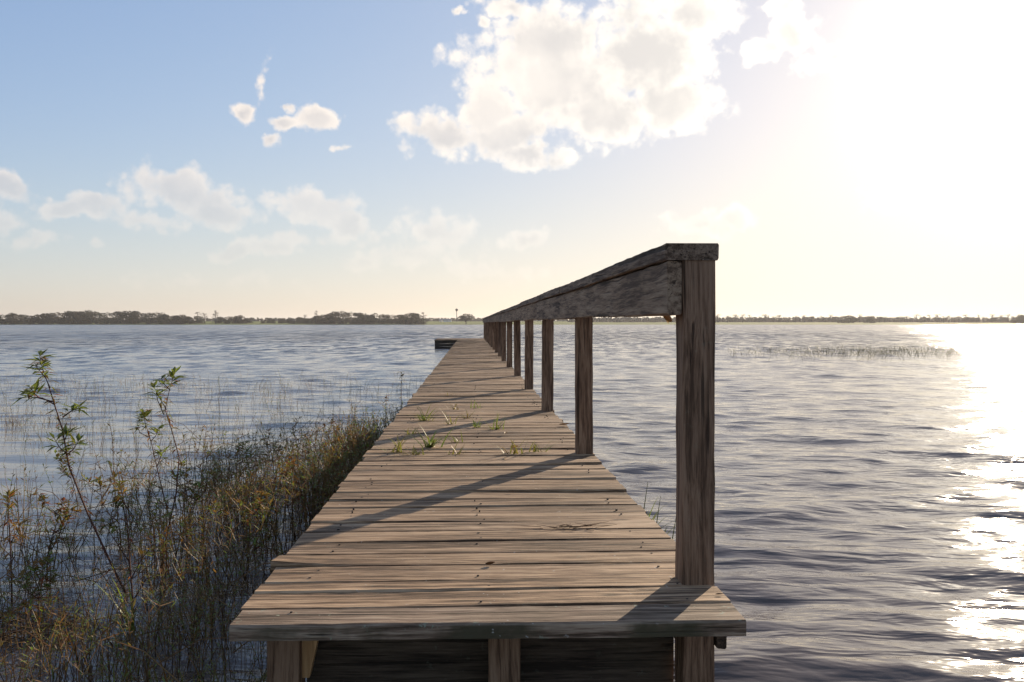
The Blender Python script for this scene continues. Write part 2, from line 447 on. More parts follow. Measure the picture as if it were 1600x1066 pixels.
# beyond the modelled waves the faces turned to the wind side show most: patches of chop leaning to that side
t1 = t.map(t.noise(t.vec('MULTIPLY', rot.outputs[0], (1.5, .42, 1)), 1.0, 3, 0.6, 0.4), .34, .72)
t2_ = t.map(t.noise(t.vec('MULTIPLY', rot.outputs[0], (.80, .12, 1)), 1.0, 4, 0.65, 0.3), .36, .70)
tw_ = t.math('ADD', t.math('MULTIPLY', t1, t.map(dist, 70, 160, 1.0, 0.25)), t.math('MULTIPLY', t2_, t.map(dist, 30, 90, 0.0, 1.0)))
tl = t.math('MULTIPLY', t.math('MULTIPLY_ADD', tw_, -0.27, 0.03), t.map(dist, 12, 45, 0.0, 1.0))
tv = t.n.new('ShaderNodeCombineXYZ'); t.put(tv.inputs[1], tl)
t.put(bs.inputs['Normal'], t.vec('NORMALIZE', t.vec('ADD', nb_, tv.outputs[0])))
M['water'] = m

# far shore ground
m, t, bs = new_mat('shore_grass')
g = t.n.new('ShaderNodeNewGeometry')
f = t.noise(t.vec('MULTIPLY', g.outputs['Position'], (.012, .05, 0)), 1.0, 5, 0.6)
t.put(bs.inputs['Base Color'], t.ramp(f, [(0.3, (.10, .13, .035)), (0.55, (.17, .20, .055)), (0.75, (.20, .17, .08))]))
bs.inputs['Roughness'].default_value = 0.95
bs.inputs['Specular IOR Level'].default_value = 0.05
M['ground'] = m

# ------------------------------------------------------------------ water surface
def build_water():
    rs = [0.5]
    while rs[-1] < 1500: rs.append(rs[-1] * (1.0065 if rs[-1] < 70 else 1.03))
    rs = np.array(rs)
    a = np.concatenate([np.linspace(-math.pi, -R(36), 80, endpoint=False), np.linspace(-R(36), R(40), 760, endpoint=False), np.linspace(R(40), math.pi, 78)])
    na, nr = len(a), len(rs)
    A, RR = np.meshgrid(a, rs)
    x = RR * np.sin(A); y = RR * np.cos(A)
    rng = np.random.default_rng(5)
    z = np.zeros_like(x); dx = np.zeros_like(x); dy = np.zeros_like(x)
    sp = np.maximum(RR * 0.0065, RR * R(76) / 760)
    calm = np.clip((-0.3 - x) / 2.4, 0, 1) * np.clip((15 - y) / 8, 0, 1)
    xs, ys = x, y
    N = 84
    for i in range(N):
        lam = 0.15 * (17.0) ** (i / (N - 1)) * rng.uniform(.92, 1.08)      # 0.16 .. 3.2 m
        th = rng.normal(R(8), R(30)) + math.pi                              # travels toward the viewer
        k = 2 * math.pi / lam
        kx, ky = k * math.sin(th), k * math.cos(th)
        steep = 0.0205 * (lam / 0.6) ** (-0.75 if lam > 0.6 else 0.25)
        if lam > 1.3: steep *= (1.3 / lam) ** 1.6
        amp = steep / k
        fade = np.clip((lam / sp - 2.0) / 2.0, 0, 1)
        c = calm * (0.92 if lam < 0.5 else 0.72)
        am = amp * fade * (1 - c)
        ph = kx * xs + ky * ys + rng.uniform(0, 6.28)
        z += am * np.cos(ph)
        dx -= 0.9 * am * math.sin(th) * np.sin(ph); dy -= 0.9 * am * math.cos(th) * np.sin(ph)
    v = np.stack([x + dx, y + dy, z], -1).reshape(-1, 3)
    i, j = np.meshgrid(np.arange(nr - 1), np.arange(na), indexing='ij')
    j2 = (j + 1) % na
    f = np.stack([i * na + j, i * na + j2, (i + 1) * na + j2, (i + 1) * na + j], -1).reshape(-1, 4)
    f = np.concatenate([f[:, ::-1]])
    me = mesh_np('lake_water', v, f, smooth=True)
    o = link('lake_water', me, mat=M['water'])
    tag(o, 'rippled lake water under and around the wooden dock', kind='structure')
build_water()

# lake bed under the water, and land beyond the lake
def shore_y(x):
    return 618 + 9 * math.sin(x / 60.0) + 5 * math.sin(x / 23.0 + 1) + (0.05 * x if x > 0 else -0.05 * x)
def build_land():
    vs, fs = [], []
    xs = np.concatenate([np.arange(-6000, -700, 400), np.arange(-700, 900, 8), np.arange(900, 6001, 400)])
    prof = [(-6, -0.6), (0, -0.05), (5, 0.25), (30, 0.6), (120, 1.4), (240, 2.3), (420, 3.0), (900, 3.4), (2500, 3.8), (9000, 4.0)]
    r = random.Random(2)
    for x in xs:
        for (d, z) in prof:
            xx = max(-700.0, min(900.0, float(x)))
            vs.append((x, shore_y(xx) + d, z + (r.uniform(-.06, .06) if d > 0 else 0)))
    n = len(prof)
    for i in range(len(xs) - 1):
        for j in range(n - 1):
            fs.append((i * n + j, (i + 1) * n + j, (i + 1) * n + j + 1, i * n + j + 1))
    me = mesh_np('far_shore_land', vs, fs, smooth=True)
    tag(link('far_shore_land', me, mat=M['ground']), 'low green grassland beyond the lake', kind='structure')
    b = MB(); b.box(-6000, 6000, -3000, 9000, -1.3, -1.0)
    tag(b.build('lake_bed', M['bark']), 'muddy lake bed', kind='structure')
build_land()

# ------------------------------------------------------------------ the dock
dock = empty('wooden_dock', (0, 0, 0))
tag(dock, 'long weathered plank dock with one side railing running out into the lake', 'dock')
XL, XR = -0.572, 0.662

def plank_mesh(rng, w, L0, L1, th=0.038, seg=10, warp=0.004, lift=None):
    """board along x with worn edges; origin at the front lower edge"""
    prof = [(0, -th), (0, -0.006), (0.005, 0), (w * .5, -0.001), (w - .005, 0), (w, -.006), (w, -th)]
    ph, pa = rng.uniform(0, 6.28), rng.uniform(.3, 1) * warp
    ph2 = rng.uniform(0, 6.28)
    tw0, tw1 = rng.uniform(-.004, .004), rng.uniform(-.004, .004)
    vs, fs = [], []
    n = len(prof)
    for i in range(seg + 1):
        u = i / seg
        x = L0 + (L1 - L0) * u
        z = pa * math.sin(u * 3.0 + ph)
        yo = 0.0025 * math.sin(u * 4 + ph2)
        for (py, pz) in prof:
            tw = (tw0 * (1 - u) + tw1 * u) * (py / w - .5)
            zz = pz + z + tw
            if lift: zz += lift * max(0, 1 - u / 0.28) ** 2 * (1.0 - 0.85 * py / w)
            e = rng.uniform(-.0012, .0012)
            vs.append((x, py + yo + (e if 0 < i < seg else 0), zz + rng.uniform(-.0006, .0006)))
    for i in range(seg):
        for j in range(n - 1):
            fs.append((i * n + j, (i + 1) * n + j, (i + 1) * n + j + 1, i * n + j + 1))
        fs.append((i * n + n - 1, (i + 1) * n + n - 1, (i + 1) * n, i * n))
    fs.append(tuple(range(n))); fs.append(tuple(seg * n + k for k in range(n - 1, -1, -1)))
    me = bpy.data.meshes.new('plank')
    me.from_pydata(vs, [], fs); me.update()
    return me

rng = random.Random(11)
near_edges = [2.175, 2.311, 2.454, 2.545, 2.705, 2.850, 3.002, 3.155, 3.300]
PLANKS = []
y = near_edges[0]
far_meshes = [plank_mesh(rng, .1395, XL + rng.uniform(-.010, .006), XR + rng.uniform(-.004, .010), seg=6) for _ in range(28)]
end_meshes = [plank_mesh(rng, .1395, -1.57 + rng.uniform(-.01, .01), XR, seg=5) for _ in range(5)]
for i in range(8):
    w = near_edges[i + 1] - near_edges[i] - (.005, .003, .003, .005, .010, .005, .003, .006)[i]
    jl, jr = rng.uniform(-.006, .004), rng.uniform(-.003, .006)
    if i == 4: jl = -0.016
    me = plank_mesh(rng, w, XL + jl, XR + jr, seg=26, warp=.0025, lift=0.017 if i == 4 else None)
    me.materials.append(M['front'] if i == 0 else M['plank'])
    o = link('plank', me, dock, loc=(0, near_edges[i], DECK))
    if i == 0: o['label'] = 'front deck board with mossy green edge'
    if i == 4: o['label'] = 'warped deck board with its end curling up'
    PLANKS.append((near_edges[i], w))
y = near_edges[-1]
DOCK_END = 42.6
while y < DOCK_END:
    gap = rng.choice((.004, .006, .008, .010, .014))
    if y < 14:
        w = rng.choice((.139, .140, .137, .1395, .134))
        me = plank_mesh(rng, w, XL + rng.uniform(-.012, .008), XR + rng.uniform(-.005, .010), seg=14)
        me.materials.append(M['plank'])
    else:
        w = .1395
        me = rng.choice(end_meshes if y > 39.4 else far_meshes)
        if not me.materials: me.materials.append(M['plank'])
    o = link('plank', me, dock, loc=(rng.uniform(-.004, .004), y, DECK + rng.uniform(-.004, .004)))
    PLANKS.append((y, w))
    y += w + gap
DOCK_END = y
print('planks', len(PLANKS))

# nails: two per board at three joists
nb = MB()
for (py, w) in PLANKS:
    if py > 11: break
    for jx in (-.44, .035, .56):
        for q in (.24, .76):
            if rng.random() < .5: continue
            c = Vector((jx + rng.uniform(-.022, .022), py + w * q + rng.uniform(-.008, .008), DECK + .0022))
            r = rng.uniform(.0025, .0045)
            ring = [c + Vector((math.cos(a) * r, math.sin(a) * r, 0)) for a in (k * math.pi / 3 for k in range(6))]
            low = [p - Vector((0, 0, .008)) for p in ring]
            nb.add(ring + low, [tuple(range(6))] + [(k, k + 6, (k + 1) % 6 + 6, (k + 1) % 6) for k in range(6)])
o = nb.build('nail_heads', M['nail'], dock); o['kind'] = 'stuff'

def timber(rng, x0, x1, y0, y1, z0, z1, axis, seg=12, rough=.0015, wav=0.0, chamfer=.004):
    """sawn timber with worn corners and slight waviness along its axis"""
    ext = [(x0, x1), (y0, y1), (z0, z1)]
    a = [i for i in range(3) if i != axis]
    (u0, u1), (v0, v1) = ext[a[0]], ext[a[1]]
    c = chamfer
    prof = [(u0 + c, v0), (u1 - c, v0), (u1, v0 + c), (u1, v1 - c), (u1 - c, v1), (u0 + c, v1), (u0, v1 - c), (u0, v0 + c)]
    p1, p2, p3 = (rng.uniform(0, 6.28) for _ in range(3))
    L0, L1 = ext[axis]
    vs, fs = [], []
    for i in range(seg + 1):
        s = L0 + (L1 - L0) * i / seg
        w1, w2 = wav * math.sin(s * 1.7 + p1) + wav * .5 * math.sin(s * 4.1 + p3), wav * math.sin(s * 2.3 + p2)
        for (u, v) in prof:
            q = [0, 0, 0]; q[axis] = s
            q[a[0]] = u + w1 + rng.uniform(-rough, rough); q[a[1]] = v + w2 + rng.uniform(-rough, rough)
            vs.append(tuple(q))
    n = 8
    for i in range(seg):
        for j in range(n):
            fs.append((i * n + j, i * n + (j + 1) % n, (i + 1) * n + (j + 1) % n, (i + 1) * n + j))
    fs.append(tuple(range(n - 1, -1, -1))); fs.append(tuple(seg * n + k for k in range(n)))
    me = bpy.data.meshes.new('timber'); me.from_pydata(vs, [], fs)
    import bmesh
    bm = bmesh.new(); bm.from_mesh(me); bmesh.ops.recalc_face_normals(bm, faces=bm.faces); bm.to_mesh(me); bm.free()
    me.update()
    return me

# railing posts, each carried down to the lake bed
POSTY = [2.463 + 2.462 * i for i in range(17)]
post_meshes = []
for i in range(5):
    me = timber(rng, -.0445, .0445, 0, .089, -1.1, .888, 2, seg=26, wav=.0012); me.materials.append(M['post']); me.name = 'railing_post'
    post_meshes.append(me)
for i, py in enumerate(POSTY):
    o = link('railing_post', post_meshes[i % 5], dock, loc=(.6185 + (0 if i == 0 else rng.uniform(-.006, .006)), py, DECK))
    o.rotation_euler.y = 0 if i == 0 else R(rng.uniform(-.4, .4))
# side rail boards and cap boards
segs = [(POSTY[0] + .002, POSTY[2] + .05), (POSTY[2] + .053, POSTY[4] + .04), (POSTY[4] + .043, POSTY[6] + .04), (POSTY[6] + .043, POSTY[8] + .04),
        (POSTY[8] + .043, POSTY[10] + .04), (POSTY[10] + .043, POSTY[12] + .04), (POSTY[12] + .043, POSTY[14] + .04), (POSTY[14] + .043, POSTY[16] + .09)]
for i, (a, b) in enumerate(segs):
    dz = (0, .004, -.004, .003, -.002, .004, -.003, 0)[i]
    me = timber(rng, .533, .572, a, b, .738 + dz, .882 + dz, 1, seg=40, wav=.0025); me.materials.append(M['rail'])
    link('side_rail', me, dock, loc=(0, 0, DECK))
cuts = [POSTY[0] - .004, POSTY[1] + .5, POSTY[3] + .04, POSTY[5] + .04, POSTY[7] + .04, POSTY[9] + .04, POSTY[11] + .04, POSTY[13] + .04, POSTY[16] + .1]
for i in range(len(cuts) - 1):
    dz = (0, .005, -.003, .004, 0, -.004, .003, 0)[i]
    me = timber(rng, .522, .668, cuts[i], cuts[i + 1] - .004, .884 + dz * .6, .9285 + dz * .6, 1, seg=44, wav=.0016, rough=.0013, chamfer=.0035); me.materials.append(M['cap'])
    link('rail_cap', me, dock, loc=(0, 0, DECK))

# support posts on the left and middle, beams and stringers
sup = timber(rng, -.043, .043, 0, .089, -1.1, -.042, 2, seg=10); sup.materials.append(M['post']); sup.name = 'support_post'
for i, py in enumerate(POSTY):
    link('support_post', sup, dock, loc=(-.503, py, DECK))
    if i < 6: link('support_post', sup, dock, loc=(.090, py, DECK))
for (x0, x1) in ((-.498, -.460), (.575, .613)):
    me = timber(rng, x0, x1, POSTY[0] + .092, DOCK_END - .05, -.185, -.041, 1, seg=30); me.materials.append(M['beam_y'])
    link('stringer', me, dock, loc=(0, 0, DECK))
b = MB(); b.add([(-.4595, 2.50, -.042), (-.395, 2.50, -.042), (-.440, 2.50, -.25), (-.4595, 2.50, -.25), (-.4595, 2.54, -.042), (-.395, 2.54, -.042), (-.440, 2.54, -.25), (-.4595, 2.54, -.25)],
      [(0, 3, 2, 1), (4, 5, 6, 7), (0, 1, 5, 4), (1, 2, 6, 5), (2, 3, 7, 6), (0, 4, 7, 3)])  # added wedge, its orange colour painted in place of sunlight under the deck
me = None
m2, t2, bs2 = new_mat('painted_sunlight_orange'); tt = t2.n.new('ShaderNodeTexCoord')
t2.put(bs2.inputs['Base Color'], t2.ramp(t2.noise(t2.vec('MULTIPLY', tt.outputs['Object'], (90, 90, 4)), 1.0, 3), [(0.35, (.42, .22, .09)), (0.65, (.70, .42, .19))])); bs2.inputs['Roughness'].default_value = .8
o = b.build('light_patch_wedge', m2, dock, loc=(0, 0, DECK)); o['label'] = 'added wedge coloured orange as a patch of sunlight beside the near left support post'
me = timber(rng, .6655, .694, POSTY[0] - .01, POSTY[0] + 2.2, -.172, -.041, 1, seg=8); me.materials.append(M['beam_y'])
link('ledger_strip', me, dock, loc=(0, 0, DECK))
for i, py in enumerate(POSTY):
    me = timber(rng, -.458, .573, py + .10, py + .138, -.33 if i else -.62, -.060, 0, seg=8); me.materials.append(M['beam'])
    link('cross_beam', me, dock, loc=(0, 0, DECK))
# boat platform at the far end, to the left
for k, zz in enumerate((-.041, -.170, -.30)):
    me = timber(rng, -1.56, -.575, 39.46, 39.50, zz - .125, zz, 0, seg=6); me.materials.append(M['beam'])
    link('platform_skirt_board', me, dock, loc=(0, 0, DECK))
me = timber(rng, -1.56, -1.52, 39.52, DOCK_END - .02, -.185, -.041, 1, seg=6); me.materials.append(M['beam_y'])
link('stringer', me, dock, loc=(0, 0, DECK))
for py in (39.53, 41.9): link('support_post', sup, dock, loc=(-1.47, py, DECK))

# ------------------------------------------------------------------ weeds in the water
def stem_templates(rng, n, leaves, leaf_len, spread):
    T = []
    for _ in range(n):
        b = MB()
        lx, ly = rng.gauss(0, .20), rng.gauss(0, .20)
        bend = rng.gauss(0, .30)
        pts = [(lx * u + bend * u * u, ly * u + bend * .5 * u * u, u) for u in (-.25, .3, .65, 1.0)]
        b.tube(pts, (.0075, .0065, .005, .002), 3, t=rng.uniform(0, .45), cap=False)
        for k in range(rng.randint(*leaves)):
            u = rng.uniform(.25, 1.0) ** .75
            p = (lx * u + bend * u * u, ly * u + bend * .5 * u * u, u)
            a = rng.uniform(0, 6.28)
            d = (math.cos(a) * spread, math.sin(a) * spread, rng.uniform(.35, 1.1))
            b.leaf(p, d, (0, 0, 1) if abs(d[2]) < 5 else (1, 0, 0), rng.uniform(*leaf_len), rng.uniform(.018, .034), t=rng.uniform(.2, 1.0), droop=rng.uniform(0, .8))
        tri = []
        for f in b.f:
            if len(f) == 3: tri.append(f)
            else: tri += [(f[0], f[1], f[2]), (f[0], f[2], f[3])]
        T.append((np.array(b.v), np.array(tri), np.array(b.t)))
    return T

def scatter(name, T, pts, mat, label, seed=0, fat=1.0):
    """one mesh of many stems: pts = (x, y, z, height, tint shift)"""
    r = np.random.default_rng(seed)
    V, Fc, Tn = [], [], []; base = 0
    for (x, y, z, h, ts) in pts:
        v, f, tt = T[r.integers(len(T))]
        a = r.uniform(0, 6.28); c, s = math.cos(a), math.sin(a)
        w = v * h * np.array([fat, fat, 1.0])
        q = np.empty_like(w)
        q[:, 0] = w[:, 0] * c - w[:, 1] * s + x
        q[:, 1] = w[:, 0] * s + w[:, 1] * c + y
        q[:, 2] = w[:, 2] + z
        V.append(q); Fc.append(f + base); Tn.append(np.clip(tt + ts, 0, 1)); base += len(v)
    me = mesh_np(name, np.concatenate(V), np.concatenate(Fc), np.concatenate(Tn))
    o = link(name, me, mat=mat)
    tag(o, label, kind='stuff')
    return o

from mathutils import noise as mnoise
wr = random.Random(21)
T1 = stem_templates(wr, 22, (5, 12), (.09, .19), 1.0)
T2 = stem_templates(wr, 10, (1, 5), (.08, .2), .6)
pts = []
def clump(x, y, s, o=0): return mnoise.fractal(Vector((x * s + o, y * s, 3.3)), 1.0, 2.0, 3) * .5 + .5
# thick bed along the left side of the dock
n = 0
while n < 2500:
    yy = 2.0 + 7.2 * wr.random() ** .9
    w = 1.0 + .35 * math.sin(yy * 1.3) + (0.75 if yy < 5 else 0)
    xx = -.60 - abs(wr.gauss(0, .56)) * w
    if clump(xx, yy, 2.4) < (.42 if xx < -.95 else .35) + .22 * wr.random(): continue
    if yy > 7.6 and wr.random() < .6: continue
    h = wr.uniform(.15, .38) * (0.9 if yy > 7 else 1)
    if -xx < 0.8 and yy < 6: h *= .8
    if yy < 3.8: h *= .62
    pts.append((xx, yy, 0, h, wr.uniform(-.25, .15))); n += 1
scatter('water_weeds', T1, pts, M['weed'], 'thick tangle of brown-green weeds standing in the water along the left side of the dock', 1)
pts = []; n = 0
while n < 2900:
    yy = 3.0 + 15 * wr.random() ** 1.15
    xx = -wr.uniform(.9, .64 * yy + 1.0)
    c = clump(xx, yy, .9, 7)
    if c < .40 + .22 * wr.random(): continue
    h = wr.uniform(.05, .24)
    pts.append((xx, yy, 0, h, wr.uniform(-.2, .35))); n += 1
scatter('sparse_weeds', T2 + T1[:9], pts, M['weed'], 'sparse thin weed stems poking out of the open water left of the dock', 2)

# low grass and weeds of the shallow bank at the bottom left
gb = MB(); gr = random.Random(5)
for i in range(4200):
    yy = gr.uniform(1.6, 3.9); xx = -gr.uniform(.45, 3.2)
    if yy > 2.6 and clump(xx, yy, 1.6, 4) < .52: continue
    if yy > 3.3 and xx > -1.9: continue
    a = gr.uniform(0, 6.28); tl = gr.uniform(.0, .7)
    gb.blade((xx, yy, -.03), (math.cos(a) * tl, math.sin(a) * tl, 1), gr.uniform(.06, .20), gr.uniform(.003, .007), gr.uniform(.2, 1.4), gr.uniform(.0, .9), 3)
for i in range(420):
    yy = gr.uniform(2.2, 8.0); xx = -.62 - abs(gr.gauss(0, .75)) * (1 + (yy < 5))
    a = gr.uniform(0, 6.28); L = gr.uniform(.12, .4); e = gr.uniform(-.1, .5); z0 = gr.uniform(0, .16)
    p = Vector((xx, yy, z0)); d = Vector((math.cos(a), math.sin(a), e))
    gb.tube([p, p + d * L * .5 + Vector((0, 0, .02)), p + d * L - Vector((0, 0, L * .1))], (.0024, .002, .001), 3, t=gr.uniform(.1, .42), cap=False)
o = gb.build('bank_grass', M['weed']); tag(o, 'dark low grass in the shallows at the bottom left corner', kind='stuff')

# reed bed on the right, far out
pts = []
for i in range(1700):
    px = wr.gauss(1360, 95) if i % 3 else wr.uniform(1140, 1500); py = 552 + wr.gauss(0, 4.5)
    if px < 1135 or px > 1530: continue
    p = on_z(px, py, 0); pts.append((p.x, p.y, 0, wr.uniform(.10, .24), wr.uniform(-.2, .3)))
scatter('reeds', T2, pts, M['reed'], 'pale band of short reeds standing in the open water right of the railing', 3, fat=2.2)
pts = []
for (px, py, sx_, k) in ((405, 606, 22, 34), (290, 605, 14, 16), (325, 608, 14, 16), (118, 598, 20, 16), (190, 600, 8, 8), (560, 640, 22, 14), (20, 665, 30, 50), (90, 660, 40, 40)):
    for i in range(k):
        p = on_z(wr.gauss(px, sx_ * .6), py + wr.gauss(0, 2.5), 0); pts.append((p.x, p.y, 0, wr.uniform(.06, .16), wr.uniform(-.2, .3)))
scatter('far_weed_tufts', T2, pts, M['weed'], 'scattered short weed tufts at the outer edge of the weed bed', 4, fat=1.8)

# ------------------------------------------------------------------ tall leafy plants in the weed bed (things)
pr = random.Random(9)
def tall_plant(label, y0, stem, branches=(), crown=14, leaf=(.045, .085), tint=(.55, 1.0), base_tint=.3, n_leaf=22, rad=.0042, lower=1.0):
    """stem and branches given as pixels of the photograph at the distance y0; every branch ends in a tuft of leaves"""
    s = MB(); l = MB()
    pts = [on_y(px, py, y0 + .02 * i) for i, (px, py) in enumerate(stem)]
    root = pts[0].copy(); root.z = min(root.z, 0) - .04
    pts = [Vector((root.x, root.y, root.z))] + pts
    r = [rad * (1 - .75 * i / (len(pts) - 1)) for i in range(len(pts))]
    s.tube(pts, r, 5, t=.35)
    def tuft(p, d, n, sc=1.0, tn=tint):
        for k in range(n):
            a = k * 2.4 + pr.uniform(-.4, .4); e = pr.uniform(-.1, 1.0)
            dd = Vector((math.cos(a), math.sin(a), e)).normalized() + Vector(d) * .25
            q = Vector(p) - Vector(d).normalized() * pr.uniform(0, .07) * sc
            l.leaf(q, dd, (0.05, 0.02, 1), pr.uniform(*leaf) * sc, pr.uniform(.014, .023) * sc, t=pr.uniform(*tn), droop=pr.uniform(.1, 1.0))
    top_d = (pts[-1] - pts[-2]).normalized()
    tuft(pts[-1], top_d, crown)
    for k in range(n_leaf):
        u = pr.random() ** .7 * lower + (1 - lower)
        i = min(int(u * (len(pts) - 2)) + 1, len(pts) - 2); q = pts[i].lerp(pts[i + 1], pr.random())
        a = pr.uniform(0, 6.28)
        l.leaf(q, (math.cos(a), math.sin(a), pr.uniform(-.2, .8)), (0, 0, 1), pr.uniform(.03, .065), pr.uniform(.007, .012), t=pr.uniform(0, .6), droop=pr.uniform(.3, 1.2))
    for (path, n) in branches:
        bp = [on_y(px, py, y0 + .02 + .03 * i * (1 if n % 2 else -1)) for i, (px, py) in enumerate(path)]
        s.tube(bp, [rad * .6 * (1 - .6 * i / (len(bp) - 1)) for i in range(len(bp))], 4, t=.3)
        d = (bp[-1] - bp[-2]).normalized(); tuft(bp[-1], d, n, .9)
        for k in range(n // 2):
            q = bp[0].lerp(bp[-1], pr.random()); a = pr.uniform(0, 6.28)
            l.leaf(q, (math.cos(a), math.sin(a), pr.uniform(-.2, .6)), (0, 0, 1), pr.uniform(.03, .06), .010, t=pr.uniform(0, .8), droop=.8)
    root_o = empty('water_plant', root)
    so = s.build('stem', M['stem'], root_o); so.location = -root
    lo = l.build('leaves', M['leaf'], root_o); lo.location = -root; lo['kind'] = 'stuff'
    tag(root_o, label, 'plant', 'tall leafy plants in the weed bed')
    return root_o

tall_plant('tallest leafy weed, its bare red-brown stem leaning left out of the weed bed', 3.7,
           [(200, 935), (172, 878), (137, 803), (108, 730), (97, 670), (85, 632), (75, 600), (66, 575), (62, 556)],
           [([(85, 632), (66, 622), (50, 621), (40, 613)], 15), ([(84, 628), (60, 622), (46, 605)], 9), ([(98, 652), (112, 642), (128, 636)], 15),
            ([(100, 690), (106, 676), (110, 668)], 13), ([(103, 712), (115, 702), (122, 690)], 15), ([(103, 708), (92, 698), (84, 684)], 9), ([(78, 606), (72, 592), (56, 572)], 9)], crown=26, n_leaf=90, leaf=(.045, .095), rad=.0055)
tall_plant('leafy weed with a forked top of bright green leaves behind the tallest one', 4.1,
           [(252, 885), (262, 830), (275, 772), (280, 715), (268, 672), (258, 640), (266, 604), (273, 583)],
           [([(260, 640), (248, 620), (240, 604)], 13), ([(266, 610), (256, 600), (252, 590)], 11), ([(256, 648), (246, 625), (244, 612)], 8)], crown=18, n_leaf=60, rad=.0045)
tall_plant('shorter leafy weed with a drooping green rosette at its tip', 4.4,
           [(275, 860), (262, 800), (245, 730), (236, 690), (226, 658), (222, 638)],
           [([(236, 690), (244, 680), (246, 668)], 13), ([(234, 684), (218, 676), (214, 660)], 9), ([(245, 730), (252, 712), (250, 700)], 11)], crown=18, n_leaf=46, rad=.004)
tall_plant('dark slender weed spike close to the left edge of the dock planks', 9.6, [(627, 660), (627, 630), (627, 600), (628, 580)], crown=9, n_leaf=34, tint=(.0, .5), leaf=(.03, .06), rad=.005)
tall_plant('small dark weed spike beside the slender one at the dock edge', 10.2, [(603, 652), (603, 630), (604, 616)], crown=7, n_leaf=18, tint=(.0, .5), leaf=(.03, .06), rad=.005)
tall_plant('leafy weed with yellow-green blades rising from its foot near the bottom', 3.35,
           [(209, 985), (207, 930), (203, 880), (200, 830), (196, 790), (186, 752)],
           [([(205, 905), (222, 872), (240, 850)], 7), ([(203, 880), (180, 845), (160, 815)], 6), ([(207, 940), (228, 905), (262, 893)], 5)], crown=10, n_leaf=30, tint=(.2, .8), leaf=(.03, .06))
tall_plant('leafy weed with small yellowing leaves in the middle of the weed bed', 5.0,
           [(300, 850), (296, 800), (290, 760), (284, 722)], [([(294, 790), (310, 765), (318, 748)], 9), ([(292, 770), (276, 748), (270, 735)], 8)], crown=14, n_leaf=30, tint=(.35, .95))
tall_plant('low bushy weed with a cluster of green leaves left of the debris raft', 5.6,
           [(160, 800), (158, 770), (155, 745)], [([(159, 780), (172, 760), (180, 742)], 11), ([(159, 775), (140, 760), (134, 748)], 11)], crown=18, n_leaf=30, tint=(.2, .8))
tall_plant('thin weed with scattered brown leaves at the far left edge', 3.6, [(18, 905), (16, 850), (14, 810), (12, 775)], [([(16, 850), (26, 832), (32, 818)], 7)], crown=9, n_leaf=26, tint=(.1, .6))
tall_plant('upright weed with bright green tip leaves near the debris raft', 6.1, [(330, 790), (332, 760), (334, 735)], [([(332, 768), (346, 750), (350, 742)], 7)], crown=12, n_leaf=20, tint=(.5, 1.0))

def bushy(label, px, py, h, tint, seed):
    r = random.Random(seed); g = on_z(px, py, 0); y0 = g.y; k = F / y0 * h        # height in pixels
    lean = r.uniform(-.25, .25) * k
    st = [(px + lean * u + r.uniform(-.03, .03) * k, py - k * u) for u in (0, .3, .55, .8, 1)]
    br = []
    for j in range(r.randint(4, 6)):
        i = r.randint(1, 3); sx_, sy_ = st[i]; a = r.choice((-1, 1)) * r.uniform(.10, .30) * k
        br.append(([(sx_, sy_), (sx_ + a * .6, sy_ - .10 * k), (sx_ + a, sy_ - r.uniform(.18, .38) * k)], r.randint(7, 11)))
    tall_plant(label, y0, st, br, crown=11, n_leaf=40, tint=tint, leaf=(.028, .06), rad=.0035)
bushy('bushy olive weed in open water half way up the bed, left of the forked weed', 120, 790, .30, (.3, .9), 1)
bushy('brown-leaved weed in front of the tallest weed near the left edge', 70, 900, .33, (.0, .6), 2)
bushy('dark bushy weed just right of the forked weed', 318, 880, .36, (.2, .8), 3)
bushy('golden weed at the outer rim of the thick bed, left of the deck tufts', 430, 745, .34, (.1, .6), 4)
bushy('golden-brown weed at the outer rim of the thick bed nearest the dock', 520, 735, .36, (.0, .5), 5)
bushy('green-tipped weed at the left end of the thick bed', 365, 770, .33, (.4, 1.0), 6)
bushy('low weed between the tallest and the forked weed', 190, 860, .26, (.3, .9), 7)
bushy('reddish weed over the debris raft beside the dock', 455, 820, .32, (.0, .5), 8)
bushy('shaded weed close to the curled deck board', 400, 890, .30, (.2, .7), 9)
bushy('leafy weed standing over the orange-brown heap at the lower left', 60, 1000, .26, (.2, .9), 10)
# bright blades at the foot of a plant, pale bent stalk
b = MB()
for k in range(9):
    p = on_y(205 + pr.uniform(-6, 6), 985, 3.3); a = pr.uniform(-1, 1)
    b.blade((p.x, p.y, 0), (a * .5, pr.uniform(-.2, .2), 1), pr.uniform(.14, .26), .011, .5, pr.uniform(.7, 1), 5)
o = b.build('grass_clump', M['grass']); tag(o, 'bright green grass blades in the shadowed weeds near the bottom left', 'grass clump')
b = MB()
b.tube([on_y(x, y, 3.25) for (x, y) in ((181, 978), (183, 955), (190, 943), (200, 941), (209, 948))], (.0035, .003, .0028, .0025, .002), 5, t=.95)
b.tube([on_y(x, y, 3.25) for (x, y) in ((184, 952), (190, 952), (194, 958))], (.002, .002, .001), 4, t=.95)
o = b.build('bent_stalk', M['dead']); tag(o, 'pale dry stalk bent over like a hook in the dark weeds', 'stalk')

